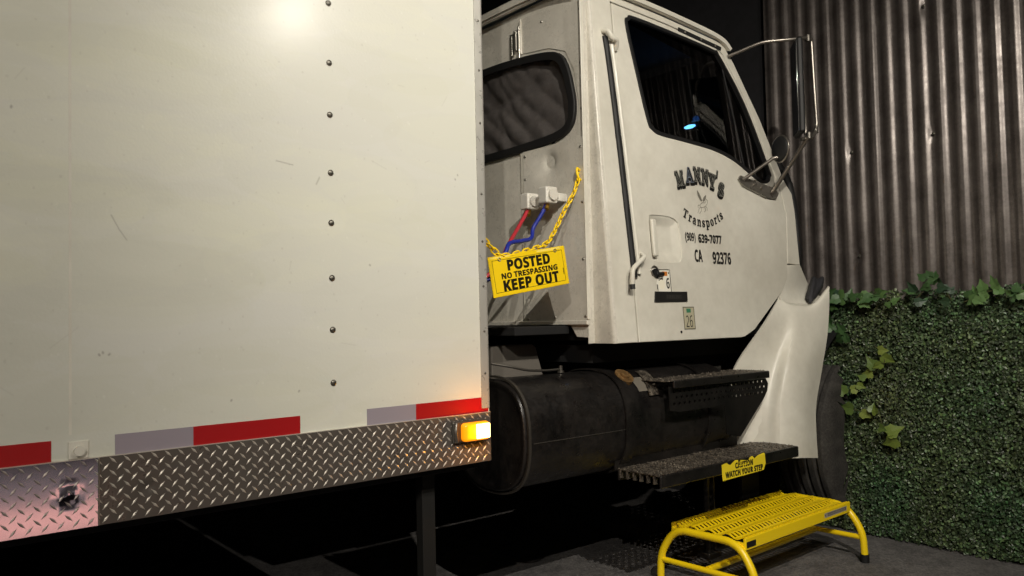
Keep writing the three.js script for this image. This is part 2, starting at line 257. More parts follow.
{
  // side of the cab around the door
  const s = sideFrame('cab_side');
  mesh('side_panel', ext(shp([[2.349, 0.0], [2.470, 0.0], [2.470, 1.472], [2.85, 1.455], [3.2, 1.425], [3.265, 1.395], [3.44, 1.165], [3.605, 0.85], [3.662, 0.74], [3.693, 0.615], [3.658, 0.362], [3.772, 0.358], [3.772, 0.49], [3.776, 0.72], [3.70, 0.80], [3.534, 1.10], [3.344, 1.37], [3.30, 1.415], [3.27, 1.45], [2.8, 1.487], [2.349, 1.513]]), -0.03, 0, 0.003), M.cab, s);
  mesh('rub_strip', ext(shp([[2.28, 1.525], [2.8, 1.502], [3.24, 1.468], [3.292, 1.44], [3.284, 1.43], [3.235, 1.456], [2.8, 1.49], [2.28, 1.513]]), 0.0, 0.022, 0.005), M.cab, s);
  mesh('vent_slot', ext(shp([[2.925, 1.456], [3.25, 1.427], [3.245, 1.409], [2.922, 1.438]]), 0.0005, 0.0045, 0), M.black, s);
  for (const u of [2.97, 3.09, 3.2]) mesh('clearance_stud', new THREE.SphereGeometry(0.0055, 10, 8).translate(u, 1.444 - (u - 2.95) * 0.085, 0.005), M.chrome, s);
  mesh('jamb_liner', (() => { const o = shp([[2.36, 0.01], [3.2, 0.01], [3.68, 0.30], [3.74, 0.72], [3.29, 1.40], [2.36, 1.46]]); o.holes.push(new THREE.Path(inset(WIN, -0.012).map(p => new THREE.Vector2(...p)))); return ext(o, -0.06, -0.034); })(), M.black, s);
}
const DOOR = sideFrame('door');
{
  const doorOut = [[2.478, 0.0], [3.2, -0.002], [3.23, 0.002], [3.311, 0.032], [3.588, 0.222], [3.64, 0.285], [3.655, 0.36], [3.688, 0.615], [3.656, 0.735], [3.6, 0.845], [3.436, 1.16], [3.262, 1.39], [3.198, 1.42], [2.85, 1.45], [2.478, 1.466]];
  const o = shp(doorOut);
  o.holes.push(new THREE.Path(WIN.map(p => new THREE.Vector2(...p))));
  const rec = smoothPts([[2.605, 0.52], [2.62, 0.545], [2.74, 0.545], [2.80, 0.52], [2.81, 0.38], [2.78, 0.345], [2.63, 0.345], [2.605, 0.37]], 4, 0.3);
  o.holes.push(new THREE.Path(rec.map(p => new THREE.Vector2(...p))));
  mesh('door_skin', ext(o, -0.028, 0, 0.003), M.cab, DOOR);
  // shallow dished recess behind the handle
  mesh('handle_recess', gridSurf((u, v) => { const x = 2.598 + u * 0.22, y = 0.553 - v * 0.216; const d = Math.max(Math.abs(u - 0.5), Math.abs(v - 0.5)) * 2; const e = Math.min(1, Math.max(0, (1 - d) / 0.55)); const f = 1 - u; return V3(x, y, -0.0035 - 0.034 * e * e * (3 - 2 * e) * (0.35 + 0.65 * f)); }, 28, 28, 0.004), M.cab, DOOR);
  mesh('door_handle', [new RoundedBoxGeometry(0.03, 0.165, 0.02, 3, 0.009).translate(2.622, 0.445, 0.004)], M.cab, DOOR);
  // window rubber, pane and divider
  const gk = shp(WIN); gk.holes.push(new THREE.Path(inset(WIN, 0.014).map(p => new THREE.Vector2(...p))));
  mesh('window_gasket', ext(gk, -0.022, 0.004, 0.002), M.rubber, DOOR);
  mesh('window_pane', new THREE.ShapeGeometry(shp(inset(WIN, 0.008))).translate(0, 0, -0.014), M.glass, DOOR);
  mesh('window_divider', tube([[3.262, 1.36, -0.02], [3.30, 1.2, -0.02], [3.345, 1.0, -0.02], [3.378, 0.83, -0.02]], 0.008), M.rubber, DOOR);
  // lettering
  const Sx = 2000, U0 = 2.70, V0 = 0.30, UW = 0.56, VH = 0.53;
  const letters = canvasTex(UW * Sx, VH * Sx, (c, w, h) => {
    c.clearRect(0, 0, w, h); const X = u => (u - U0) * Sx, Y = y => (1 - (y - 1.09 - V0) / VH) * h; c.textAlign = 'center'; c.textBaseline = 'middle'; c.lineJoin = 'round';
    const put = (ch, u, y, size, rot, sx, font, fn) => { c.save(); c.translate(X(u), Y(y)); c.rotate(rot); c.scale(sx, 1); c.font = `${font.replace('#', size)}`; fn(ch); c.restore(); };
    const name = "MANNY'S", us = [2.838, 2.908, 2.968, 3.026, 3.079, 3.118, 3.143], ys = [1.815, 1.838, 1.846, 1.843, 1.826, 1.845, 1.79], rs = [-0.2, -0.1, -0.02, 0.08, 0.18, 0.2, 0.3], ws = [120, 118, 108, 108, 104, 30, 94];
    const fit = (ch, w) => { const m = c.measureText(ch).width; return w / m; };
    for (let i = 0; i < name.length; i++) {
      c.font = 'bold 190px serif'; const sx = fit(name[i], ws[i]);
      put(name[i], us[i], ys[i], 190, rs[i], sx, 'bold #px serif', ch => { c.fillStyle = '#141412'; c.strokeStyle = '#141412'; c.lineWidth = 18; for (let k = 0; k < 7; k++) c.strokeText(ch, -k * 1.2, k * 3.6); c.fillText(ch, 0, 0); c.strokeStyle = i === 1 ? '#b9c8e0' : '#c9c9bd'; c.lineWidth = 2.5; c.strokeText(ch, 2, -3); });
    }
    const tr = 'Transports', tw = [70, 46, 56, 62, 50, 60, 56, 46, 34, 50]; const n = tr.length; let acc = 0; const tot = tw.reduce((a, b) => a + b, 0);
    for (let i = 0; i < n; i++) { acc += tw[i] / 2; const f = acc / tot * 2 - 1; acc += tw[i] / 2; const u = 2.985 + f * 0.15; c.font = 'bold 120px serif'; const sx = fit(tr[i], tw[i]); put(tr[i], u, 1.622 + 0.05 * f * f + 0.004 * f, 112, -f * 0.5, sx, 'bold #px serif', ch => { c.fillStyle = '#161513'; c.fillText(ch, 0, 0); c.strokeStyle = '#161513'; c.lineWidth = 5; c.strokeText(ch, 0, 0); }); }
    const row = (txt, u0, u1, y, size, wt) => { c.font = `bold ${size}px sans-serif`; const sx = fit(txt, (u1 - u0) * Sx); put(txt, (u0 + u1) / 2, y, size, 0, sx, 'bold #px sans-serif', ch => { c.fillStyle = c.strokeStyle = '#1b1a18'; c.fillText(ch, 0, 0); c.lineWidth = wt; c.strokeText(ch, 0, 0); }); };
    row('(909)', 2.838, 2.913, 1.552, 106, 2); row('639-7077', 2.932, 3.108, 1.548, 106, 5); row('CA', 2.893, 2.95, 1.466, 150, 5); row('92376', 3.026, 3.168, 1.46, 150, 5);
    // small grey winged horse
    c.save(); c.translate(X(2.985), Y(1.717)); c.scale(1.75, 1.75); c.strokeStyle = '#8d897b'; c.fillStyle = '#77746a'; c.lineWidth = 2.4; c.lineCap = 'round';
    c.beginPath(); c.moveTo(-6, -8); c.quadraticCurveTo(-40, -30, -34, -66); c.quadraticCurveTo(-8, -40, 2, -8); c.fill(); c.beginPath(); c.moveTo(6, -12); c.quadraticCurveTo(14, -36, 40, -44); c.quadraticCurveTo(36, -18, 14, -6); c.fill();
    c.beginPath(); c.moveTo(-20, 14); c.quadraticCurveTo(0, -6, 18, 0); c.quadraticCurveTo(34, -4, 38, -22); c.lineTo(50, -14); c.quadraticCurveTo(44, 6, 26, 16); c.quadraticCurveTo(6, 28, -16, 26); c.closePath(); c.stroke();
    for (const l of [[-18, 24, -34, 40, -44, 58], [-8, 26, -14, 46, -30, 60], [18, 20, 24, 38, 12, 50], [24, 16, 40, 26, 36, 40]]) { c.beginPath(); c.moveTo(l[0], l[1]); c.lineTo(l[2], l[3]); c.lineTo(l[4], l[5]); c.stroke(); } c.beginPath(); c.moveTo(-20, 16); c.quadraticCurveTo(-40, 10, -38, 30); c.stroke(); c.restore();
  });
  const decal = (name, u0, u1, v0, v1, tex, rough = 0.45) => mesh(name, new THREE.PlaneGeometry(u1 - u0, v1 - v0).translate((u0 + u1) / 2, (v0 + v1) / 2, 0.0012), std({ map: tex, transparent: true, roughness: rough, polygonOffset: true, polygonOffsetFactor: -2 }), DOOR, true);
  decal('door_lettering', U0, U0 + UW, V0, V0 + VH, letters).userData.label = 'black painted company lettering';
  // torn permit sticker, black name strip, lock, second sticker
  decal('torn_sticker', 2.598, 2.712, 0.208, 0.312, canvasTex(330, 300, (c, w, h) => {
    c.clearRect(0, 0, w, h); c.fillStyle = '#e9e6da'; c.beginPath(); [[60, 40], [110, 18], [325, 8], [325, 294], [90, 294], [70, 240], [40, 190], [80, 130]].forEach((p, i) => i ? c.lineTo(...p) : c.moveTo(...p)); c.fill(); c.strokeStyle = '#26241f'; c.lineWidth = 12; c.beginPath(); c.moveTo(110, 16); c.lineTo(322, 12); c.lineTo(322, 296); c.stroke();
    c.fillStyle = '#c4752c'; c.fillRect(170, 36, 100, 54); c.fillStyle = '#3b372f'; c.fillRect(286, 42, 18, 24); c.font = 'bold 170px sans-serif'; c.fillStyle = '#1d1c1a'; c.textAlign = 'center'; c.save(); c.translate(268, 250); c.scale(0.75, 1.1); c.fillText('6', 0, 0); c.restore();
    c.fillStyle = '#2a2824'; [[66, 70, 26, 60], [96, 110, 18, 44], [120, 120, 60, 26], [60, 200, 14, 60], [150, 96, 22, 40]].forEach(r => c.fillRect(...r)); c.fillStyle = '#ece7d4'; c.beginPath(); c.ellipse(150, 200, 64, 62, 0, 0, 7); c.fill();
  }));
  const ns = mesh('name_strip', ext(shp([[2.592, 0.166], [2.60, 0.212], [2.815, 0.212], [2.812, 0.168]]), 0.0, 0.006, 0.0015), std({ color: 0x1c1b1a, roughness: 0.5 }), DOOR);
  mesh('strip_print', new THREE.PlaneGeometry(0.17, 0.026).translate(2.72, 0.189, 0.0064), std({ map: canvasTex(340, 52, (c, w, h) => { c.fillStyle = '#1d1c1b'; c.fillRect(0, 0, w, h); c.fillStyle = '#3a3835'; c.font = 'bold 44px sans-serif'; c.textAlign = 'center'; c.fillText('STERLING', w / 2, 42); }), roughness: 0.5 }), ns, true);
  const lk = mesh('door_lock', [cyl(0.018, 0.012, 18).rotateX(Math.PI / 2).translate(2.612, 0.292, 0.006), new RoundedBoxGeometry(0.05, 0.016, 0.014, 2, 0.005).translate(2.632, 0.288, 0.012)], M.rubber, DOOR);
  mesh('lock_ring', new THREE.TorusGeometry(0.021, 0.004, 8, 20).translate(2.608, 0.3, 0.004), M.alu, lk);
  decal('number_sticker', 2.777, 2.855, 0.045, 0.145, canvasTex(260, 330, (c, w, h) => { c.fillStyle = '#4a4637'; c.fillRect(0, 0, w, h); c.fillStyle = '#b4ae95'; c.fillRect(12, 12, w - 24, h - 24); c.fillStyle = '#3b7a5c'; c.fillRect(80, 26, 100, 60); c.fillStyle = '#2c2a22'; c.textAlign = 'center'; c.save(); c.translate(w / 2, 300); c.scale(0.8, 1.25); c.font = '190px sans-serif'; c.fillText('26', 0, 0); c.restore(); }));
  mesh('drain_plug', cyl(0.006, 0.003, 12).rotateX(Math.PI / 2).translate(2.755, 0.035, 0.001), M.black, DOOR);
}
{ // grab bar on the rear pillar
  const s = sideFrame('grab_bar');
  mesh('grip', gridSurf((u, v) => { const y = 1.30 - v * 1.03, x = 2.417 + 0.062 * Math.pow(v, 0.75), a = Math.PI * u; return V3(x - 0.016 * Math.cos(a), y, 0.002 + 0.012 * Math.sin(a)); }, 8, 20, 0.001), M.rubber, s);
  mesh('door_moulding', gridSurf((u, v) => { const y = 1.285 - v * 1.0, x = 2.446 + 0.06 * Math.pow(v, 0.75), a = Math.PI * u; return V3(x - 0.011 * Math.cos(a), y, 0.001 + 0.016 * Math.sin(a)); }, 8, 20, 0.001), M.cab, s);
  mesh('top_bracket', [tube([[2.406, 1.325, 0.0], [2.41, 1.312, 0.03], [2.425, 1.288, 0.034], [2.455, 1.282, 0.03], [2.475, 1.255, 0.004]], 0.012)], M.cab, s);
  mesh('foot_bracket', [tube([[2.535, 0.372, 0.0], [2.515, 0.352, 0.03], [2.47, 0.325, 0.036], [2.436, 0.298, 0.036], [2.43, 0.265, 0.034], [2.43, 0.235, 0.03]], 0.0105)], M.cab, s);
  mesh('bracket_tip', cyl(0.012, 0.02, 14).translate(2.43, 0.228, 0.03), M.rubber, s);
}
{ // rounded corner post, rear wall, roof
  const r = 0.016, XC = 0.034;
  mesh('corner_post', gridSurf((u, v) => { const y = 1.09 + (1 - v) * 1.515; if (u < 0.15) return V3(2.30 + u / 0.15 * XC, y, -2.316); const w = (u - 0.15) / 0.85, z0 = -2.316, z1 = zside(y) - r; if (w < 0.4) return V3(2.30 + XC, y, z0 + (z1 - z0) * w / 0.4); const a = (w - 0.4) / 0.6 * Math.PI / 2; return V3(2.30 + XC + r - r * Math.cos(a), y, z1 + r * Math.sin(a)); }, 20, 12, 0.003), M.cabRear, TR);
  const back = sub(TR, 'rear_wall', [2.30, 0, 0]); back.rotation.y = -Math.PI / 2;
  const BW = smoothPts([[-3.5, 2.40], [-2.96, 2.388], [-2.7, 2.372], [-2.51, 2.345], [-2.434, 2.312], [-2.395, 2.245], [-2.372, 2.16], [-2.362, 2.09], [-2.38, 2.015], [-2.459, 1.975], [-2.68, 1.962], [-2.975, 1.96], [-3.5, 1.962], [-3.57, 2.03], [-3.58, 2.33]], 6, 0.5);
  const o = shp([[-4.4, 1.165], [-2.42, 1.165], [-2.385, 1.118], [-2.318, 1.115], [-2.318, 2.6], [-4.34, 2.6]]); o.holes.push(new THREE.Path(BW.map(p => new THREE.Vector2(...p))));
  mesh('rear_panel', ext(o, -0.02, 0, 0), M.cabRear, back);
  // sheet riveted over the panel, with a dent
  const dentS = (z, y) => -0.016 * Math.exp(-((z + 2.52) ** 2 + (y - 1.877) ** 2) / 0.0009) - 0.010 * Math.exp(-((z + 2.54) ** 2) / 0.012 - ((y - 1.87) ** 2) / 0.006) + 0.006 * Math.exp(-((z + 2.60) ** 2 + (y - 1.82) ** 2) / 0.004);
  mesh('riveted_sheet', gridSurf((u, v) => { const top = 1.957 - 0.004 * u + (u > 0.6 ? 0 : 0); const z = -2.69 + u * 0.386, y = 1.185 + (1 - v) * (1.948 - 1.185); return V3(z, y, 0.0155 + dentS(z, y)); }, 70, 110, 0.003), M.cabRear, back);
  const up = shp([[-2.69, 2.40], [-2.51, 2.375], [-2.41, 2.335], [-2.36, 2.24], [-2.335, 2.10], [-2.35, 1.98], [-2.38, 1.95], [-2.304, 1.95], [-2.304, 2.53], [-2.69, 2.565]]);
  mesh('riveted_sheet', ext(up, 0.0, 0.004, 0.001), M.cabRear, back);
  mesh('seam_bead', [bx(-2.306, -2.300, 1.19, 2.53, 0, 0.0185, 0.002), bx(-2.715, -2.692, 1.18, 1.957, 0, 0.010, 0.003), bx(-2.70, -2.692, 2.40, 2.56, 0, 0.012, 0.002)], M.cab, back);
  mesh('lower_flange', [bx(-3.2, -2.305, 1.168, 1.186, 0, 0.02, 0.003)], M.cabRear, back);
  const rv = new THREE.SphereGeometry(0.0065, 10, 5, 0, Math.PI * 2, 0, Math.PI / 2).scale(1, 0.6, 1).rotateX(Math.PI / 2);
  for (const [z, y, h] of [[-2.557, 2.507, 0.004], [-2.317, 2.488, 0.004], [-2.32, 2.262, 0.004], [-2.32, 2.069, 0.004], [-2.321, 1.906, 0.0155], [-2.317, 1.676, 0.0155], [-2.32, 1.439, 0.0155], [-2.315, 1.203, 0.0155], [-2.5, 1.2, 0.0155], [-2.676, 1.196, 0.0155], [-2.676, 1.925, 0.0155], [-2.676, 1.823, 0.0155]]) mesh('rivet', rv.clone(), M.alu, back).position.set(z, y, h);
  mesh('panel_hinge', [bx(-2.768, -2.752, 2.405, 2.50, 0.0, 0.014, 0.003), bx(-2.735, -2.715, 2.42, 2.515, 0, 0.02, 0.004), tube([[-2.703, 2.35, 0.012], [-2.703, 2.53, 0.012]], 0.006), bx(-2.77, -2.71, 2.50, 2.508, 0, 0.012, 0.002)], M.alu, back);
  // rear window: rubber, creased dark cloth behind it
  const gw = shp(inset(BW, -0.012)); gw.holes.push(new THREE.Path(inset(BW, 0.018).map(p => new THREE.Vector2(...p))));
  mesh('rear_window_gasket', ext(gw, -0.02, 0.018, 0.005), M.rubber, back);
  const cloth = std({ map: noiseTex(256, [[8, 1], [60, 1], [128, 1]], [64, 60, 58], [86, 81, 79], 0.25, true, 1.2, 81), roughness: 0.85 });
  const fold = (z, y) => 0.010 * Math.sin(9 * z + 14 * y) * Math.sin(5 * y - 3 * z) + 0.010 * Math.abs(Math.sin(21 * (z + 2.45) + 9 * y + 3 * Math.sin(6 * y))) + 0.009 * Math.abs(Math.sin(17 * y + 8 * z + 2 * Math.sin(11 * z))) - 0.012 * Math.exp(-((y - 2.25 - 0.12 * (z + 2.6)) ** 2) / 0.0006) + 0.004 * vnoise(z * 30 + 200, y * 30, 4096, 5);
  mesh('window_cloth', gridSurf((u, v) => { const z = -3.57 + u * 1.21, y = 2.41 - v * 0.46; return V3(z, y, -0.028 + fold(z, y)); }, 130, 60, 0.002), cloth, back);
  // roof with an overhanging lip
  const roofRow = (x, ye) => { const a = []; for (let i = 0; i <= 24; i++) { const f = i / 24, z = -2.28 - f * 2.16, c = 1 - Math.pow(Math.abs(f * 2 - 1), 6); a.push([x, ye + 0.045 * c, z]); } return a; };
  mesh('roof', gridSurf(patch([roofRow(2.262, 2.572), roofRow(2.30, 2.59), roofRow(2.7, 2.582), roofRow(3.1, 2.555), roofRow(3.24, 2.535), roofRow(3.30, 2.5)]), 48, 20, 0.018, -1), M.cab, TR);
  mesh('roof_lip', [tube([[2.27, 2.578, -2.295], [2.268, 2.598, -2.38], [2.266, 2.606, -2.6], [2.266, 2.61, -3.3], [2.266, 2.6, -4.35]], 0.012)], M.cab, TR);
  // hollow inside: floor, far side with its own window, firewall, windscreen
  mesh('cab_floor', bx(2.36, 3.75, 1.10, 1.14, -4.38, -2.27, 0.003), M.black, TR);
  const far = shp([[2.3, 1.1], [3.76, 1.1], [3.76, 1.83], [3.3, 2.53], [2.3, 2.55]]); far.holes.push(new THREE.Path([[2.62, 2.05], [3.3, 1.98], [3.52, 1.93], [3.25, 2.42], [2.6, 2.46]].map(p => new THREE.Vector2(...p))));
  mesh('far_side', ext(far, -4.44, -4.40, 0.002), M.black, TR);
  mesh('firewall', bx(3.70, 3.76, 1.1, 1.83, -4.38, -2.29, 0.004), M.black, TR);
  mesh('dashboard', ext(shp([[3.72, 1.5], [3.72, 1.86], [3.45, 1.80], [3.36, 1.70], [3.4, 1.55]]), -4.36, -2.34, 0.006), M.rubber, TR);
  const wsA = 3.73, wsB = 3.31; mesh('windscreen', gridSurf((u, v) => V3(wsA + (wsB - wsA) * (1 - v), 1.84 + 0.66 * (1 - v), -2.33 - u * 2.05), 2, 2), M.glass, TR);
  const seat = x => [new RoundedBoxGeometry(0.5, 0.14, 0.5, 4, 0.05).translate(x + 0.2, 1.5, 0), new RoundedBoxGeometry(0.14, 0.6, 0.46, 4, 0.05).rotateZ(0.18).translate(x - 0.04, 1.78, 0), bx(x, x + 0.35, 1.14, 1.43, -0.18, 0.18, 0.01)];
  const st = mesh('seat', seat(2.55), M.rubber, TR); st.position.z = -2.85;
  const wheel = mesh('steering_wheel', [new THREE.TorusGeometry(0.22, 0.014, 10, 40), cyl(0.05, 0.03, 18).rotateX(Math.PI / 2), bx(-0.21, 0.21, -0.012, 0.012, -0.006, 0.006, 0.004)], M.rubber, TR); wheel.position.set(3.22, 1.86, -4.0); wheel.rotation.set(-0.9, Math.PI / 2, 0, 'YXZ');
  // small blue-white instrument lamp inside
  const il = sub(TR, 'dash_lamp', [3.48, 2.22, -2.66]);
  mesh('lamp_body', new RoundedBoxGeometry(0.05, 0.03, 0.12, 3, 0.01), M.rubber, il); mesh('lamp_face', new THREE.SphereGeometry(0.012, 16, 12).scale(0.8, 0.9, 3.2).translate(-0.026, 0, 0), std({ color: 0x9fd0ff, emissive: 0x6fc0ff, emissiveIntensity: 12 }), il);
  mesh('lamp_arm', tube([[0.02, -0.01, 0], [0.08, -0.1, 0], [0.14, -0.36, -0.02]], 0.006), M.rubber, il);
  const bl = new THREE.PointLight(0x3f8fff, 0.012, 0, 2); bl.name = 'blue_glow'; bl.position.set(-0.045, 0, 0); il.add(bl);
}
{ // fender, seal, folded cloth in the cowl gap
  const F = [[[3.648,1.443,-2.225],[3.675,1.443,-2.224],[3.703,1.444,-2.224],[3.743,1.445,-2.225],[3.776,1.446,-2.228]],[[3.616,1.350,-2.220],[3.670,1.340,-2.225],[3.742,1.331,-2.235],[3.835,1.327,-2.250],[3.940,1.323,-2.265]],[[3.549,1.278,-2.215],[3.604,1.258,-2.205],[3.687,1.247,-2.200],[3.795,1.246,-2.190],[3.934,1.283,-2.200]],[[3.536,1.268,-2.213],[3.570,1.232,-2.180],[3.628,1.226,-2.160],[3.727,1.230,-2.135],[3.845,1.326,-2.110]],[[3.408,1.141,-2.215],[3.525,1.113,-2.190],[3.586,1.106,-2.145],[3.701,1.098,-2.120],[3.819,1.105,-2.110]],[[3.262,0.916,-2.300],[3.440,0.919,-2.200],[3.459,0.916,-2.130],[3.579,0.910,-2.100],[3.746,0.905,-2.110]],[[3.251,0.724,-2.300],[3.368,0.721,-2.200],[3.403,0.723,-2.130],[3.529,0.718,-2.100],[3.675,0.709,-2.110]],[[3.254,0.483,-2.300],[3.346,0.498,-2.200],[3.389,0.503,-2.130],[3.523,0.492,-2.100],[3.677,0.471,-2.110]]];
  const fp = phys({ map: grime, roughness: 0.5, clearcoat: 0.12, clearcoatRoughness: 0.2 });
  mesh('fender', gridSurf(patch(F), 40, 70, 0.012), fp, TR);
  mesh('weather_seal', tube([[3.70, 1.99, -2.30], [3.762, 1.885, -2.275], [3.79, 1.711, -2.26], [3.792, 1.526, -2.25], [3.81, 1.43, -2.265], [3.88, 1.36, -2.29], [3.97, 1.29, -2.29]], 0.024), M.rubber, TR);
  const cl = std({ color: 0x2a2a2e, roughness: 0.75 });
  mesh('cowl_cloth', gridSurf((u, v) => { const a = v * Math.PI * 2, t = u, r = (0.045 * Math.sin(Math.PI * Math.min(1, 0.12 + 0.88 * t)) + 0.012) * (1 + 0.22 * Math.sin(3 * a + 7 * t) + 0.15 * Math.sin(9 * t + a)); const fl = u < 0.02 || u > 0.98 ? 0.02 : 1; return V3(3.755 + 0.27 * t + 0.3 * r * Math.cos(a) * fl, 1.272 + 0.075 * Math.sin(t * 1.9) + r * Math.cos(a) * fl, -2.175 - 0.07 * t + 0.55 * r * Math.sin(a) * fl); }, 26, 22), cl, TR);
  // tyre: the back of the tread and the outer shoulder, up to the hedge
  const prof = []; const w0 = -0.15, w1 = 0.15; const grooves = [-0.085, -0.03, 0.03, 0.085];
  prof.push([0.30, w0], [0.44, w0 - 0.01], [0.485, w0 + 0.01]);
  for (let i = 0; i <= 40; i++) { const a = -0.13 + i * 0.0065; const gr = grooves.some(g => Math.abs(a - g) < 0.006); prof.push([gr ? 0.484 : 0.5, a]); }
  prof.push([0.485, w1 - 0.01], [0.44, w1 + 0.01], [0.30, w1]);
  const ty = new THREE.LatheGeometry(prof.map(p => new THREE.Vector2(p[0], p[1])), 60, 0, Math.PI * 2).rotateX(Math.PI / 2);
  // keep only the part behind the hedge
  const g = ty.toNonIndexed(), pp = g.attributes.position, nn = g.attributes.normal, P2 = [], N2 = []; const cx = 4.395;
  for (let i = 0; i < pp.count; i += 3) { const mx = (pp.getX(i) + pp.getX(i + 1) + pp.getX(i + 2)) / 3; if (mx + cx < 4.10) for (let k = 0; k < 3; k++) { P2.push(pp.getX(i + k) + cx, pp.getY(i + k) + 0.502, pp.getZ(i + k) - 2.345); N2.push(nn.getX(i + k), nn.getY(i + k), nn.getZ(i + k)); } }
  const tg = new THREE.BufferGeometry(); tg.setAttribute('position', new THREE.Float32BufferAttribute(P2, 3)); tg.setAttribute('normal', new THREE.Float32BufferAttribute(N2, 3)); mesh('tyre', tg, M.tyre, TR);
  mesh('mud_flap', ext(shp([[3.45, 0.20], [3.60, 0.20], [3.60, 0.62], [3.45, 0.62]]), -2.42, -2.40, 0.002), M.rubber, TR);
  mesh('inner_arch', gridSurf((u, v) => { const a = Math.PI * (0.66 + 0.39 * u); return V3(4.37 + 0.6 * Math.cos(a), 0.55 + 0.62 * Math.sin(a), -2.2 - v * 0.5); }, 14, 2, 0.01), M.black, TR);
}
{ // tank with straps, cap and sticker
  const tk = sub(TR, 'fuel_tank');
  const R = 0.21, cy = 0.757, cz = -2.425, cs = []; const rr = (a, R0) => { const n = 2.6; const c = Math.cos(a), s = Math.sin(a); return [cz + R0 * Math.sign(c) * Math.pow(Math.abs(c), 2 / n), cy + R0 * Math.sign(s) * Math.pow(Math.abs(s), 2 / n)]; };
  const prof = [[1.875, 0.0], [1.872, 0.1], [1.868, 0.17], [1.862, 0.19], [1.856, 0.203], [1.86, 0.211], [1.88, 0.213], [1.884, R], [2.3, R], [2.8, R], [3.13, R], [3.14, 0.19], [3.15, 0]];
  mesh('tank_shell', gridSurf((u, v) => { const f = v * (prof.length - 1), i = Math.min(prof.length - 2, Math.floor(f)), t = f - i; const x = prof[i][0] + (prof[i + 1][0] - prof[i][0]) * t, r = prof[i][1] + (prof[i + 1][1] - prof[i][1]) * t; const [z, y] = rr(-u * Math.PI * 2, Math.max(r, 0.001)); return V3(x, y, z); }, 72, prof.length - 1), M.blackPaint, tk);
  const ring = (x, w, h) => gridSurf((u, v) => { const [z, y] = rr(-u * Math.PI * 2, R + h); return V3(x - w / 2 + v * w, y, z); }, 72, 1, h, 1);
  for (const x of [2.42, 2.945]) { const s = mesh('tank_strap', ring(x, x < 2.5 ? 0.055 : 0.02, 0.006), M.blackPaint, tk); if (x < 2.5) mesh('strap_edge', tube(Array.from({ length: 9 }, (_, i) => { const a = 1.5 - i * 0.34, [z, y] = rr(a, R + 0.008); return [x - 0.024, y, z]; }), 0.003), M.steel, s); }
  mesh('tank_rim', ring(1.872, 0.012, 0.008), M.steel, tk);
  const cap = sub(tk, 'filler_cap', [2.47, 0.925, -2.3]); cap.rotation.x = 0.65;
  mesh('filler_neck', cyl(0.034, 0.06, 20).translate(0, -0.02, 0), M.blackPaint, cap); mesh('cap_lid', [cyl(0.043, 0.022, 24).translate(0, 0.02, 0), cyl(0.02, 0.012, 14).translate(0, 0.034, 0)], std({ map: noiseTex(128, [[8, 1], [30, 1]], [92, 68, 38], [148, 116, 74], 0.1, true, 1.6, 91), metalness: 0.5, roughness: 0.6 }), cap);
  mesh('grey_sticker', gridSurf((u, v) => { const a = 0.95 - v * 0.42; const [z, y] = rr(a, R + 0.0015); return V3(2.50 + u * 0.095 + v * 0.01, y, z); }, 2, 8), std({ color: 0x6e685e, roughness: 0.6 }), tk);
  mesh('tank_seam', tube([[1.9, cy - 0.02, cz + R + 0.0005], [2.4, cy - 0.02, cz + R + 0.0005]], 0.002, 0, 6), M.steel, tk);
  mesh('vent_valve', [cyl(0.008, 0.03, 12).translate(2.235, 0.985, -2.42), cyl(0.014, 0.01, 12).translate(2.235, 0.975, -2.42)], M.steel, tk);
  mesh('breather_line', tube([[1.90, 1.025, -2.46], [1.98, 1.008, -2.43], [2.05, 0.992, -2.42], [2.14, 0.985, -2.42], [2.228, 0.985, -2.42]], 0.005), M.steel, tk);
  // chassis behind
  mesh('frame_rail', [bx(1.66, 4.1, 0.72, 0.98, -2.95, -2.88, 0.004), bx(1.66, 4.1, 0.72, 0.98, -3.85, -3.78, 0.004), bx(1.9, 2.0, 0.72, 0.98, -3.78, -2.95, 0.004), bx(2.4, 3.6, 1.0, 1.08, -4.3, -2.4, 0.004)], M.black, TR);
  mesh('frame_bracket', ext(shp([[2.0, 0.93], [2.29, 0.93], [2.245, 1.075], [2.225, 1.088], [2.0, 1.088]]), -2.66, -2.585, 0.006), std({ color: 0x6a655e, roughness: 0.6, metalness: 0.1 }), TR);
  mesh('deck_plate', bx(1.66, 2.36, 0.985, 0.995, -4.2, -2.7, 0.002), M.blackPaint, TR);
  { const ft = sub(TR, 'fuel_tank'); ft.position.z = -1.87; mesh('tank_shell', tk.children[0].geometry, M.blackPaint, ft, true); }
  mesh('cab_mount', [bx(2.0, 2.3, 1.13, 1.165, -4.2, -2.43, 0.004)], M.black, TR);
}
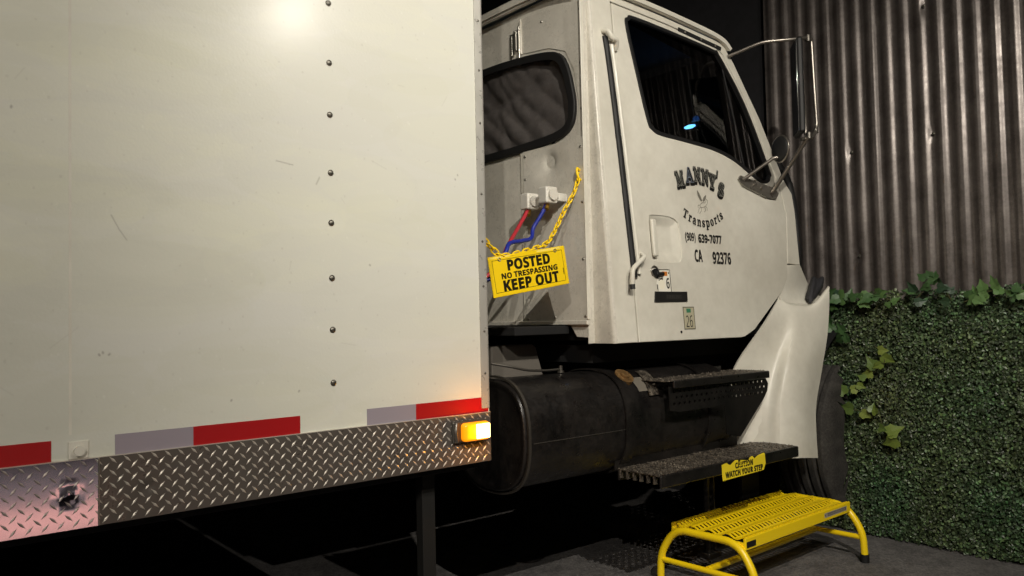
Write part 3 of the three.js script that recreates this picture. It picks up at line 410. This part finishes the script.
// perforated plates made of real bars
function perforated(x0, x1, z0, z1, y, px, pz, hole, th, teeth, waveFn = () => 0, stagger = false) {
  const out = [], nx = Math.round((x1 - x0) / px), nz = Math.round((z1 - z0) / pz); px = (x1 - x0) / nx; pz = (z1 - z0) / nz;
  for (let j = 0; j < nz; j++) {
    const za = z0 + j * pz, hz = hole[1], zc = za + pz - hz, o = stagger && j % 2 ? px / 2 : 0;
    for (const [a, b] of [[za, zc]]) out.push(bx(x0, x1, y - th + waveFn((a + b) / 2), y + waveFn((a + b) / 2), a, b, 0));
    for (let i = 0; i <= nx; i++) { const a = Math.max(x0, x0 + i * px - o), b = Math.min(x1, x0 + i * px + px - hole[0] - o); if (b - a > 0.001) out.push(bx(a, b, y - th + waveFn((zc + za + pz) / 2), y + waveFn((zc + za + pz) / 2), zc, za + pz, 0)); }
  }
  if (teeth) for (let j = 0; j < nz; j++) for (let i = 0; i < nx; i++) for (let k = 0; k < teeth; k++) out.push(new THREE.ConeGeometry(0.0035, 0.004 + rnd() * 0.003, 4, 1, true).translate(x0 + (i + rnd()) * px, y + 0.002, z0 + j * pz + rnd() * (pz - hole[1])));
  return out;
}
{ // cab steps
  const lo = sub(TR, 'lower_step');
  mesh('grip_tread', perforated(2.38, 3.36, -2.25, -2.035, 0.578, 0.04, 0.036, [0.018, 0.016], 0.004, 3), M.grip, lo);
  mesh('front_flange', [bx(2.38, 3.36, 0.528, 0.578, -2.035, -2.022, 0.006, 2), bx(3.345, 3.362, 0.528, 0.577, -2.25, -2.025, 0.004)], M.blackPaint, lo);
  mesh('back_riser', [bx(2.37, 3.21, 0.57, 0.625, -2.262, -2.252, 0.002), bx(2.38, 3.36, 0.53, 0.575, -2.252, -2.244, 0.002)], M.blackPaint, lo);
  for (const z of [-2.24, -2.204, -2.168, -2.132, -2.097, -2.061]) mesh('rib', [bx(2.385, 3.34, 0.564, 0.574, z - 0.004, z + 0.004, 0.001), bx(2.383, 2.40, 0.54, 0.574, z - 0.005, z + 0.005, 0.001)], M.grip, lo);
  mesh('support_post', [bx(3.215, 3.268, 0.03, 0.56, -2.465, -2.455, 0.002), bx(3.215, 3.222, 0.03, 0.56, -2.465, -2.435, 0.001), bx(3.261, 3.268, 0.03, 0.56, -2.465, -2.435, 0.001), bx(3.19, 3.29, 0, 0.03, -2.49, -2.42, 0.004), bx(3.22, 3.262, 0.535, 0.555, -2.46, -2.24, 0.003)], M.steel, lo);
  const ct = canvasTex(640, 150, (c, w, h) => { c.clearRect(0, 0, w, h); c.fillStyle = '#ecd42a'; c.beginPath(); [[4, 26], [70, 18], [120, 40], [190, 12], [232, 14], [240, 44], [270, 20], [380, 34], [400, 14], [440, 8], [470, 30], [520, 12], [600, 4], [626, 2], [636, 90], [600, 138], [10, 148]].forEach((p, i) => i ? c.lineTo(...p) : c.moveTo(...p)); c.fill(); c.fillStyle = '#22200f'; c.textAlign = 'center'; c.strokeStyle = '#22200f'; c.lineWidth = 5; c.font = 'bold 58px sans-serif'; c.fillText('CAUTION', w / 2, 76); c.strokeText('CAUTION', w / 2, 76); c.font = 'bold 58px sans-serif'; c.save(); c.translate(w / 2 + 4, 132); c.scale(1.04, 1); c.fillText('WATCH YOUR STEP', 0, 0); c.strokeText('WATCH YOUR STEP', 0, 0); c.restore(); c.fillStyle = '#ecd42a'; c.fillRect(240, 58, 150, 5); });
  mesh('caution_sticker', gridSurf((u, v) => V3(2.762 + u * 0.325, 0.584 - v * 0.082, -2.0205 + (v < 0.08 ? -0.004 : 0) + 0.004 * Math.max(0, v - 0.7)), 16, 12), std({ map: ct, transparent: true, roughness: 0.5 }), lo, true).userData.label = 'peeling yellow caution sticker';
  const hi = sub(TR, 'upper_step');
  mesh('grip_tread', perforated(2.56, 3.30, -2.32, -2.135, 0.927, 0.04, 0.036, [0.014, 0.014], 0.004, 3), M.grip, hi);
  mesh('front_flange', [bx(2.60, 3.30, 0.893, 0.927, -2.135, -2.122, 0.006, 2), bx(3.288, 3.302, 0.893, 0.926, -2.32, -2.125, 0.004)], M.blackPaint, hi);
  mesh('back_riser', [bx(2.56, 3.20, 0.925, 0.95, -2.33, -2.322, 0.002)], M.blackPaint, hi);
  const ho = (sh, x0, x1, y0, y1) => { for (let x = x0; x < x1; x += 0.034) for (let k = 0; k < 3; k++) { const y = y0 + k * 0.026; if (y > y1) continue; const p = new THREE.Path(); p.absellipse(x + (k % 2) * 0.017, y, 0.008, 0.006, 0, Math.PI * 2, true); sh.holes.push(p); } return sh; };
  const skirt = ho(shp([[2.60, 0.90], [2.60, 0.80], [2.66, 0.79], [2.98, 0.79], [2.99, 0.66], [3.09, 0.638], [3.29, 0.80], [3.318, 0.832], [3.325, 0.865], [3.30, 0.90]]), 2.63, 3.28, 0.826, 0.89);
  mesh('perforated_bracket', ext(skirt, -2.155, -2.15, 0), std({ map: blackTex, roughness: 0.5, metalness: 0.3 }), hi);
  mesh('side_bracket', gridSurf((u, v) => { const a = 1.15 - v * 0.75; return V3(2.575 + u * 0.06 - 0.02 * v, 0.757 + 0.22 * Math.pow(Math.sin(a), 0.77), -2.425 + 0.222 * Math.pow(Math.cos(a), 0.77)); }, 4, 14, 0.004), M.grip, hi);
}
{ // mirror and its arms
  const m = sub(TR, 'mirror');
  mesh('upper_arm', tube([[3.30, 2.476, -2.295], [3.375, 2.523, -2.15], [3.459, 2.524, -2.05], [3.537, 2.533, -2.0]], 0.0085, 0.04), M.chrome, m);
  mesh('frame_loop', tube([[3.49, 2.528, -2.02], [3.537, 2.533, -2.0], [3.566, 2.53, -2.0], [3.576, 2.308, -2.0], [3.589, 2.098, -2.0], [3.54, 2.045, -2.0], [3.47, 2.03, -2.02]], 0.0095, 0.03), M.chrome, m);
  mesh('frame_bar', tube([[3.498, 2.525, -2.02], [3.508, 2.277, -2.02], [3.52, 2.04, -2.02]], 0.009), M.chrome, m);
  mesh('arm_clamp', cyl(0.013, 0.03, 12).translate(3.537, 2.53, -2.0), M.steel, m); mesh('arm_clamp', cyl(0.014, 0.03, 12).translate(3.512, 2.05, -2.0), M.steel, m); mesh('arm_clamp', cyl(0.012, 0.02, 12).translate(3.575, 2.08, -2.0), M.steel, m);
  const hd = sub(m, 'mirror_head', [3.49, 2.285, -2.035]); hd.rotation.y = 0.72;
  mesh('mirror_case', new RoundedBoxGeometry(0.16, 0.46, 0.03, 4, 0.012), M.rubber, hd); mesh('mirror_glass', new RoundedBoxGeometry(0.145, 0.44, 0.004, 2, 0.0015).translate(0, 0, -0.016), std({ color: 0xdadada, metalness: 1, roughness: 0.04 }), hd);
  mesh('lower_arm', tube([[3.527, 1.808, -2.215], [3.503, 2.042, -2.0]], 0.0105), M.chrome, m); mesh('lower_arm', tube([[3.302, 1.851, -2.235], [3.373, 1.948, -2.10], [3.402, 1.941, -2.07]], 0.0085, 0.02), M.chrome, m);
  const cv = sub(m, 'convex_mirror', [3.39, 1.985, -2.08]); cv.rotation.y = -1.95;
  mesh('dish', new THREE.SphereGeometry(0.062, 24, 10, 0, Math.PI * 2, 0, Math.PI / 2).scale(1, 0.35, 1).rotateX(Math.PI / 2), M.rubber, cv); mesh('rim', new THREE.TorusGeometry(0.062, 0.005, 8, 32), M.chrome, cv);
  const s = sub(m, 'mount_plate', [0, 1.09, -2.2]); s.rotation.x = -TH;
  mesh('plate', ext(shp([[3.28, 0.765], [3.30, 0.785], [3.345, 0.778], [3.58, 0.748], [3.62, 0.72], [3.59, 0.69], [3.50, 0.692], [3.31, 0.735]]), 0.001, 0.014, 0.003), M.alu, s);
  for (const [u, v] of [[3.40, 0.745], [3.46, 0.735], [3.55, 0.72]]) mesh('plate_bolt', cyl(0.008, 0.008, 8).rotateX(Math.PI / 2).translate(u, v, 0.016), M.chrome, s);
}
// brake line couplings on the rear panel
for (const [z, y] of [[-2.441, 1.70], [-2.56, 1.688]]) {
  const g = sub(TR, 'air_coupling', [2.30, y, z]);
  mesh('coupling_body', [new RoundedBoxGeometry(0.065, 0.07, 0.055, 3, 0.008).translate(-0.095, 0.012, 0), cyl(0.024, 0.02, 20).rotateX(Math.PI / 2).translate(-0.095, 0.012, 0.028), bx(-0.06, 0.0, -0.012, 0.022, -0.03, 0.03, 0.004)], std({ color: 0xd8d5cc, roughness: 0.45, metalness: 0.1 }), g);
  mesh('brass_fitting', [cyl(0.012, 0.03, 6).rotateX(-0.3).rotateZ(-0.4).translate(-0.105, -0.035, 0.002)], std({ color: 0xb08a3a, metalness: 0.9, roughness: 0.35 }), g);
}

// ---------------------------------------------------------------- air hoses
{
  const red = std({ color: 0xb5303a, roughness: 0.45 }), blue = std({ color: 0x1c2c92, roughness: 0.45 });
  tag(mesh('air_hose', tube([[2.195, 1.665, -2.558], [2.15, 1.615, -2.545], [2.08, 1.55, -2.515], [2.0, 1.485, -2.47], [1.93, 1.40, -2.45], [1.80, 1.32, -2.5], [1.68, 1.32, -2.6], [1.63, 1.36, -2.62]], 0.0085), red), 'red air hose hanging from the left coupling behind the sign', 'hose', 'air hoses');
  tag(mesh('air_hose', tube([[2.195, 1.672, -2.439], [2.17, 1.62, -2.455], [2.145, 1.575, -2.47], [2.12, 1.53, -2.455], [2.06, 1.515, -2.44], [1.98, 1.50, -2.425], [1.945, 1.46, -2.41], [1.88, 1.36, -2.42], [1.76, 1.33, -2.5], [1.63, 1.4, -2.68]], 0.0085), blue), 'blue air hose with a sharp bend above the yellow sign', 'hose', 'air hoses');
}
// ---------------------------------------------------------------- plastic chain and hanging sign
{
  const ch = thing('plastic_chain', 'yellow plastic chain hooked to the cab rear panel', 'chain');
  const path = new THREE.CatmullRomCurve3([[1.625, 1.63, -2.30], [1.70, 1.545, -2.30], [1.779, 1.472, -2.30], [1.83, 1.437, -2.296], [1.95, 1.456, -2.30], [2.067, 1.492, -2.305], [2.12, 1.534, -2.322], [2.2, 1.632, -2.34], [2.25, 1.72, -2.325], [2.283, 1.792, -2.33]].map(p => V3(...p)));
  const link = (() => { const pts = []; for (let i = 0; i < 16; i++) { const a = i / 16 * Math.PI * 2; pts.push(V3(Math.cos(a) * 0.009 + Math.sign(Math.cos(a)) * 0.009, Math.sin(a) * 0.0095, 0)); } return boxUV(new THREE.TubeGeometry(new THREE.CatmullRomCurve3(pts, true), 28, 0.0032, 7, true)); })();
  const n = Math.round(path.getLength() / 0.0265);
  for (let i = 0; i < n; i++) { const t = (i + 0.5) / n, p = path.getPointAt(t), d = path.getTangentAt(t); const l = mesh('link', link, M.chainY, ch, true); l.position.copy(p); l.quaternion.setFromUnitVectors(V3(1, 0, 0), d).multiply(new THREE.Quaternion().setFromAxisAngle(V3(1, 0, 0), i % 2 ? 0.35 : 1.55)); }
  mesh('hook', tube([[2.302, 1.80, -2.333], [2.27, 1.815, -2.326], [2.262, 1.80, -2.322], [2.268, 1.775, -2.32], [2.285, 1.768, -2.325], [2.297, 1.785, -2.33]], 0.005), M.chainY, ch);
  const sg = thing('hanging_sign', 'yellow warning sign hanging tilted from the yellow chain', 'sign', [1.960, 1.380, -2.283]); sg.rotation.z = 0.158; sg.rotation.y = -0.06;
  mesh('board', new RoundedBoxGeometry(0.37, 0.152, 0.004, 2, 0.0015), std({ color: 0xf3cf13, roughness: 0.4 }), sg);
  mesh('printed_face', new THREE.PlaneGeometry(0.368, 0.15).translate(0, 0, 0.0024), std({ roughness: 0.4, map: canvasTex(1128, 444, (c, w, h) => {
    c.fillStyle = '#f3cf13'; c.fillRect(0, 0, w, h); c.strokeStyle = '#2a240a'; c.lineWidth = 5; c.strokeRect(46, 44, w - 92, h - 88); c.fillStyle = '#191608'; c.textAlign = 'center';
    const put = (s, y, size, sx) => { c.save(); c.translate(w / 2, y); c.scale(sx, 1); c.font = `bold ${size}px sans-serif`; c.fillText(s, 0, 0); c.strokeStyle = '#191608'; c.lineWidth = size / 18; c.strokeText(s, 0, 0); c.restore(); };
    put('POSTED', 172, 158, 1.12); put('NO TRESPASSING', 258, 84, 1.22); put('KEEP OUT', 396, 164, 1.1); c.fillRect(w - 66, 250, 10, 80);
    c.fillStyle = 'rgba(250,240,190,0.5)'; c.fillRect(20, 6, 300, 16); c.fillRect(700, 4, 360, 22);
  }) }), sg, true);
  for (const x of [-0.135, 0.135]) mesh('eyelet', new THREE.TorusGeometry(0.006, 0.0018, 8, 16).translate(x, 0.062, 0.003), M.alu, sg);
}
// ---------------------------------------------------------------- yellow step stool
{
  const st = thing('step_stool', 'low yellow metal step stool with perforated top on the floor', 'step stool', [3.225, 0, -2.128]); st.rotation.y = 0.03;
  const L = 0.452, W = 0.182, T = 0.283, wave = z => 0.005 * Math.cos(z / 0.073 * Math.PI * 2);
  { // wavy sheet with rows of slots on both slopes of every wave
    const boxes = [], nz = 40, px = 0.0262, nx = Math.round((2 * L - 0.024) / px), z0 = -W + 0.004, dzc = (2 * W - 0.008) / nz, x0 = -L + 0.012, ww = (2 * L - 0.024) / nx;
    const yy = z => T - 0.009 + 0.0075 * Math.cos((z - W) / 0.0895 * Math.PI * 2);
    for (let k = 0; k < nz; k++) {
      const za = z0 + k * dzc, zb = za + dzc, ph = (((za + zb) / 2 - W) / 0.0895 % 1 + 1) % 1, slotA = ph > 0.08 && ph < 0.4, slotB = ph > 0.6 && ph < 0.92;
      for (let n = 0; n < nx; n++) {
        const off = slotB ? ww / 2 : 0, spans = slotA || slotB ? (off ? [[ww * 0.5 - 0.0065, ww]] : [[0, ww - 0.0135]]) : [[0, ww]];
        for (const [a, b] of spans) { const g = new THREE.BoxGeometry(b - a, 0.003, dzc).translate(x0 + n * ww + (a + b) / 2, 0, (za + zb) / 2), p = g.attributes.position; for (let q = 0; q < p.count; q++) p.setY(q, p.getY(q) + yy(p.getZ(q))); g.computeVertexNormals(); boxes.push(g); }
      }
    }
    mesh('perforated_top', boxes, M.yellow, st);
  }
  mesh('front_rail', new RoundedBoxGeometry(2 * L, 0.05, 0.012, 2, 0.004).translate(0, T - 0.027, W), M.yellow, st);
  mesh('back_rail', new RoundedBoxGeometry(2 * L, 0.05, 0.012, 2, 0.004).translate(0, T - 0.027, -W), M.yellow, st);
  for (const s of [-1, 1]) mesh('end_rail', new RoundedBoxGeometry(0.012, 0.022, 2 * W, 2, 0.003).translate(s * (L - 0.005), T - 0.032, 0), M.yellow, st);
  for (const s of [-1, 1]) {
    const x = s * (L + 0.008), xf = s * (L + 0.014);
    const fr = mesh('leg_frame', tube([[xf, 0.03, -W - 0.06], [xf, 0.14, -W - 0.056], [x, T - 0.024, -W + 0.02], [x, T - 0.024, W - 0.02], [xf, 0.14, W + 0.056], [xf, 0.03, W + 0.06]], 0.0165, 0.11, 14), M.yellow, st);
    fr.userData.label = 'bent yellow tube forming two legs';
    mesh('cross_bar', tube([[xf, 0.115, -W - 0.056], [xf, 0.115, W + 0.056]], 0.0125, 0, 12), M.yellow, st);
    for (const q of [-1, 1]) mesh('rubber_foot', cyl(0.0205, 0.038, 16).translate(xf, 0.019, q * (W + 0.06)), M.rubber, st);
  }
  mesh('stretcher', [tube([[-L, 0.115, 0.0], [L, 0.115, 0.0]], 0.0145, 0, 12)], M.yellow, st);
  mesh('maker_sticker', new THREE.PlaneGeometry(0.215, 0.022).translate(0.305, T - 0.026, W + 0.0068), std({ roughness: 0.4, map: canvasTex(860, 88, (c, w, h) => { c.fillStyle = '#b0aa98'; c.fillRect(0, 0, w, h); c.fillStyle = '#4d463c'; c.beginPath(); c.moveTo(10, 44); c.lineTo(64, 12); c.lineTo(64, 76); c.fill(); c.fillStyle = '#6a6460'; c.fillRect(110, 14, 730, 60); c.fillStyle = '#958f88'; for (let i = 0; i < 17; i++) c.fillRect(130 + i * 40, 28, 14 + (i * 7) % 12, 34); }) }), st, true);
  mesh('black_label', bx(-L + 0.008, -L + 0.075, T - 0.042, T - 0.018, W + 0.006, W + 0.0075, 0), M.rubber, st);
}
// ---------------------------------------------------------------- hedge and ivy
{
  const hz0 = -2.62, hz1 = 2.2;
  const hd = thing('artificial_hedge', 'dense green artificial boxwood hedge below the corrugated wall', 'hedge');
  mesh('backing_panel', bx(4.175, 4.235, 0.004, 1.255, hz0, hz1, 0.01), std({ color: 0x2f3d26, roughness: 0.9 }), hd);
  const lg = new THREE.BufferGeometry(); lg.setAttribute('position', new THREE.Float32BufferAttribute([0, 0, 0, 0.5, 0.45, 0.12, 0, 1, -0.1, 0, 0, 0, 0, 1, -0.1, -0.5, 0.45, 0.12, 0, 0, 0, 0.32, 0.12, 0.06, 0.5, 0.45, 0.12, 0, 0, 0, -0.5, 0.45, 0.12, -0.32, 0.12, 0.06, 0.5, 0.45, 0.12, 0.36, 0.8, 0.03, 0, 1, -0.1, -0.5, 0.45, 0.12, 0, 1, -0.1, -0.36, 0.8, 0.03], 3)); lg.computeVertexNormals();
  const N = 62000, lm = phys({ color: 0xffffff, roughness: 0.42, transmission: 0.0 });
  const inst = new THREE.InstancedMesh(lg, lm, N); inst.name = 'boxwood_leaves'; inst.userData.kind = 'stuff';
  const o = new THREE.Object3D(), col = new THREE.Color();
  for (let i = 0; i < N; i++) {
    const z = hz0 + (i % 3 ? rnd() * (1.9) : rnd() * (hz1 - hz0)), top = 1.27 + 0.03 * vnoise(z * 9 + 90, 3, 999, 4), y = 0.012 + rnd() * top;
    const lump = vnoise(z * 11 + 90, y * 11, 999, 7) * 0.6 + vnoise(z * 26 + 90, y * 26, 999, 9) * 0.4;
    o.position.set(4.178 - lump * 0.035 - rnd() * 0.022, y, z);
    o.rotation.set((rnd() - 0.5) * 2.4, -Math.PI / 2 + (rnd() - 0.5) * 2.2, rnd() * 6.28); const s = 0.009 + rnd() * 0.009; o.scale.set(s * 0.85, s, s); o.updateMatrix(); inst.setMatrixAt(i, o.matrix);
    const patchn = vnoise(z * 4 + 50, y * 4, 999, 21), h = 0.275 + (patchn - 0.5) * 0.09 + (rnd() - 0.5) * 0.05, l = 0.03 + rnd() * rnd() * 0.17 + (rnd() < 0.06 ? 0.09 : 0);
    col.setHSL(h, 0.3 + rnd() * 0.16, l); inst.setColorAt(i, col);
  }
  hd.add(inst);
  // ivy
  const leafShape = (() => { const pts = [[0, 0], [0.2, -0.08], [0.42, 0.06], [0.42, 0.22], [0.5, 0.4], [0.26, 0.6], [0.02, 1.1], [-0.22, 0.64], [-0.46, 0.44], [-0.4, 0.24], [-0.44, 0.05], [-0.2, -0.1]]; const pos = []; const Z = (x, y) => 0.16 * Math.abs(x) - 0.12 * y * y; for (let i = 0; i < pts.length; i++) { const a = pts[i], b = pts[(i + 1) % pts.length]; for (const p of [[0, 0.32], b, a]) pos.push(p[0], p[1], Z(p[0], p[1])); } const g = new THREE.BufferGeometry(); g.setAttribute('position', new THREE.Float32BufferAttribute(pos, 3)); g.computeVertexNormals(); return mergeGeometries([boxUV(g)]); })();
  const lms = ['#33502a', '#44633a', '#26402a', '#5a7a46'].map(c => phys({ color: c, roughness: 0.45 })), yl = ['#6d7f38', '#5c7238', '#808f46'].map(c => phys({ color: c, roughness: 0.45 }));
  const stemM = std({ color: 0x4a4a28, roughness: 0.8 });
  const sprig = (label, pts, mats, size, per, spread) => {
    const t = thing('ivy_sprig', label, 'ivy', [0, 0, 0], 'ivy sprigs on the hedge'); const c = new THREE.CatmullRomCurve3(pts.map(p => V3(4.105 - 0.02 * rnd(), p[0], p[1])));
    mesh('stem', tube(c.getPoints(pts.length * 3), 0.0022, 0, 6), stemM, t);
    const n = Math.round(pts.length * per);
    for (let i = 0; i < n; i++) { const p = c.getPointAt((i + 0.5) / n); const l = mesh('leaf', leafShape, mats[Math.floor(rnd() * mats.length)], t, true); const s = size * (0.7 + rnd() * 0.6); l.scale.set(s, s, s); l.position.set(p.x - 0.008 - rnd() * 0.02, p.y + (rnd() - 0.5) * spread, p.z + (rnd() - 0.5) * spread); l.rotation.set((rnd() - 0.5) * 1.0, -Math.PI / 2 + (rnd() - 0.5) * 1.1, (rnd() - 0.5) * 4.5, 'YXZ'); }
  };
  sprig('dark ivy trailing along the hedge top next to the fender', [[1.22, -2.27], [1.25, -2.24], [1.282, -2.176], [1.285, -2.102], [1.261, -2.027], [1.269, -1.953], [1.236, -1.892]], lms, 0.05, 3, 0.06);
  sprig('dark ivy tuft rising above the middle of the hedge top', [[1.248, -1.791], [1.29, -1.75], [1.335, -1.719], [1.37, -1.692], [1.3, -1.654], [1.242, -1.615]], lms.slice(0, 3), 0.05, 2.6, 0.05);
  sprig('brighter green ivy clump on the hedge top at the right', [[1.23, -1.56], [1.262, -1.493], [1.28, -1.44], [1.28, -1.39], [1.25, -1.33], [1.27, -1.27]], [lms[1], lms[3], lms[3]], 0.05, 3, 0.06);
  sprig('green ivy clump hanging beside the tyre top', [[1.14, -2.27], [1.10, -2.23], [1.085, -2.19], [1.043, -2.157]], [lms[0], lms[1]], 0.055, 2.6, 0.06);
  sprig('pale yellow-green ivy sprig in the upper left of the hedge', [[1.012, -2.005], [0.965, -1.972], [0.93, -1.955], [0.875, -2.021], [0.83, -2.077], [0.784, -2.134], [0.75, -2.18]], yl, 0.06, 1.3, 0.02);
  sprig('pale yellow-green ivy sprig lower down behind the stool', [[0.675, -2.161], [0.668, -2.084], [0.676, -2.008], [0.61, -1.979], [0.548, -1.93], [0.522, -1.885]], yl, 0.072, 1.1, 0.02);
  sprig('dark ivy trailing along the far right hedge top', [[1.27, -1.2], [1.28, -1.0], [1.26, -0.7], [1.27, -0.4]], lms, 0.05, 4, 0.07);
}
// no piece lies deeper than thing > part > sub-part
scene.updateMatrixWorld(true);
for (const t of [...scene.children]) for (const p of [...t.children]) { const deep = []; p.traverse(o => { if (o.isMesh || o.isLight) { let d = 0; for (let q = o; q !== p; q = q.parent) d++; if (d > 1) deep.push(o); } }); for (const o of deep) p.attach(o); for (const c of [...p.children]) if (c.isGroup && !c.children.length) p.remove(c); }
scene.traverse(o => { if (o.isMesh) { o.castShadow = true; o.receiveShadow = true; } if (o.isLight) o.castShadow = true; });
renderer.render(scene, camera);
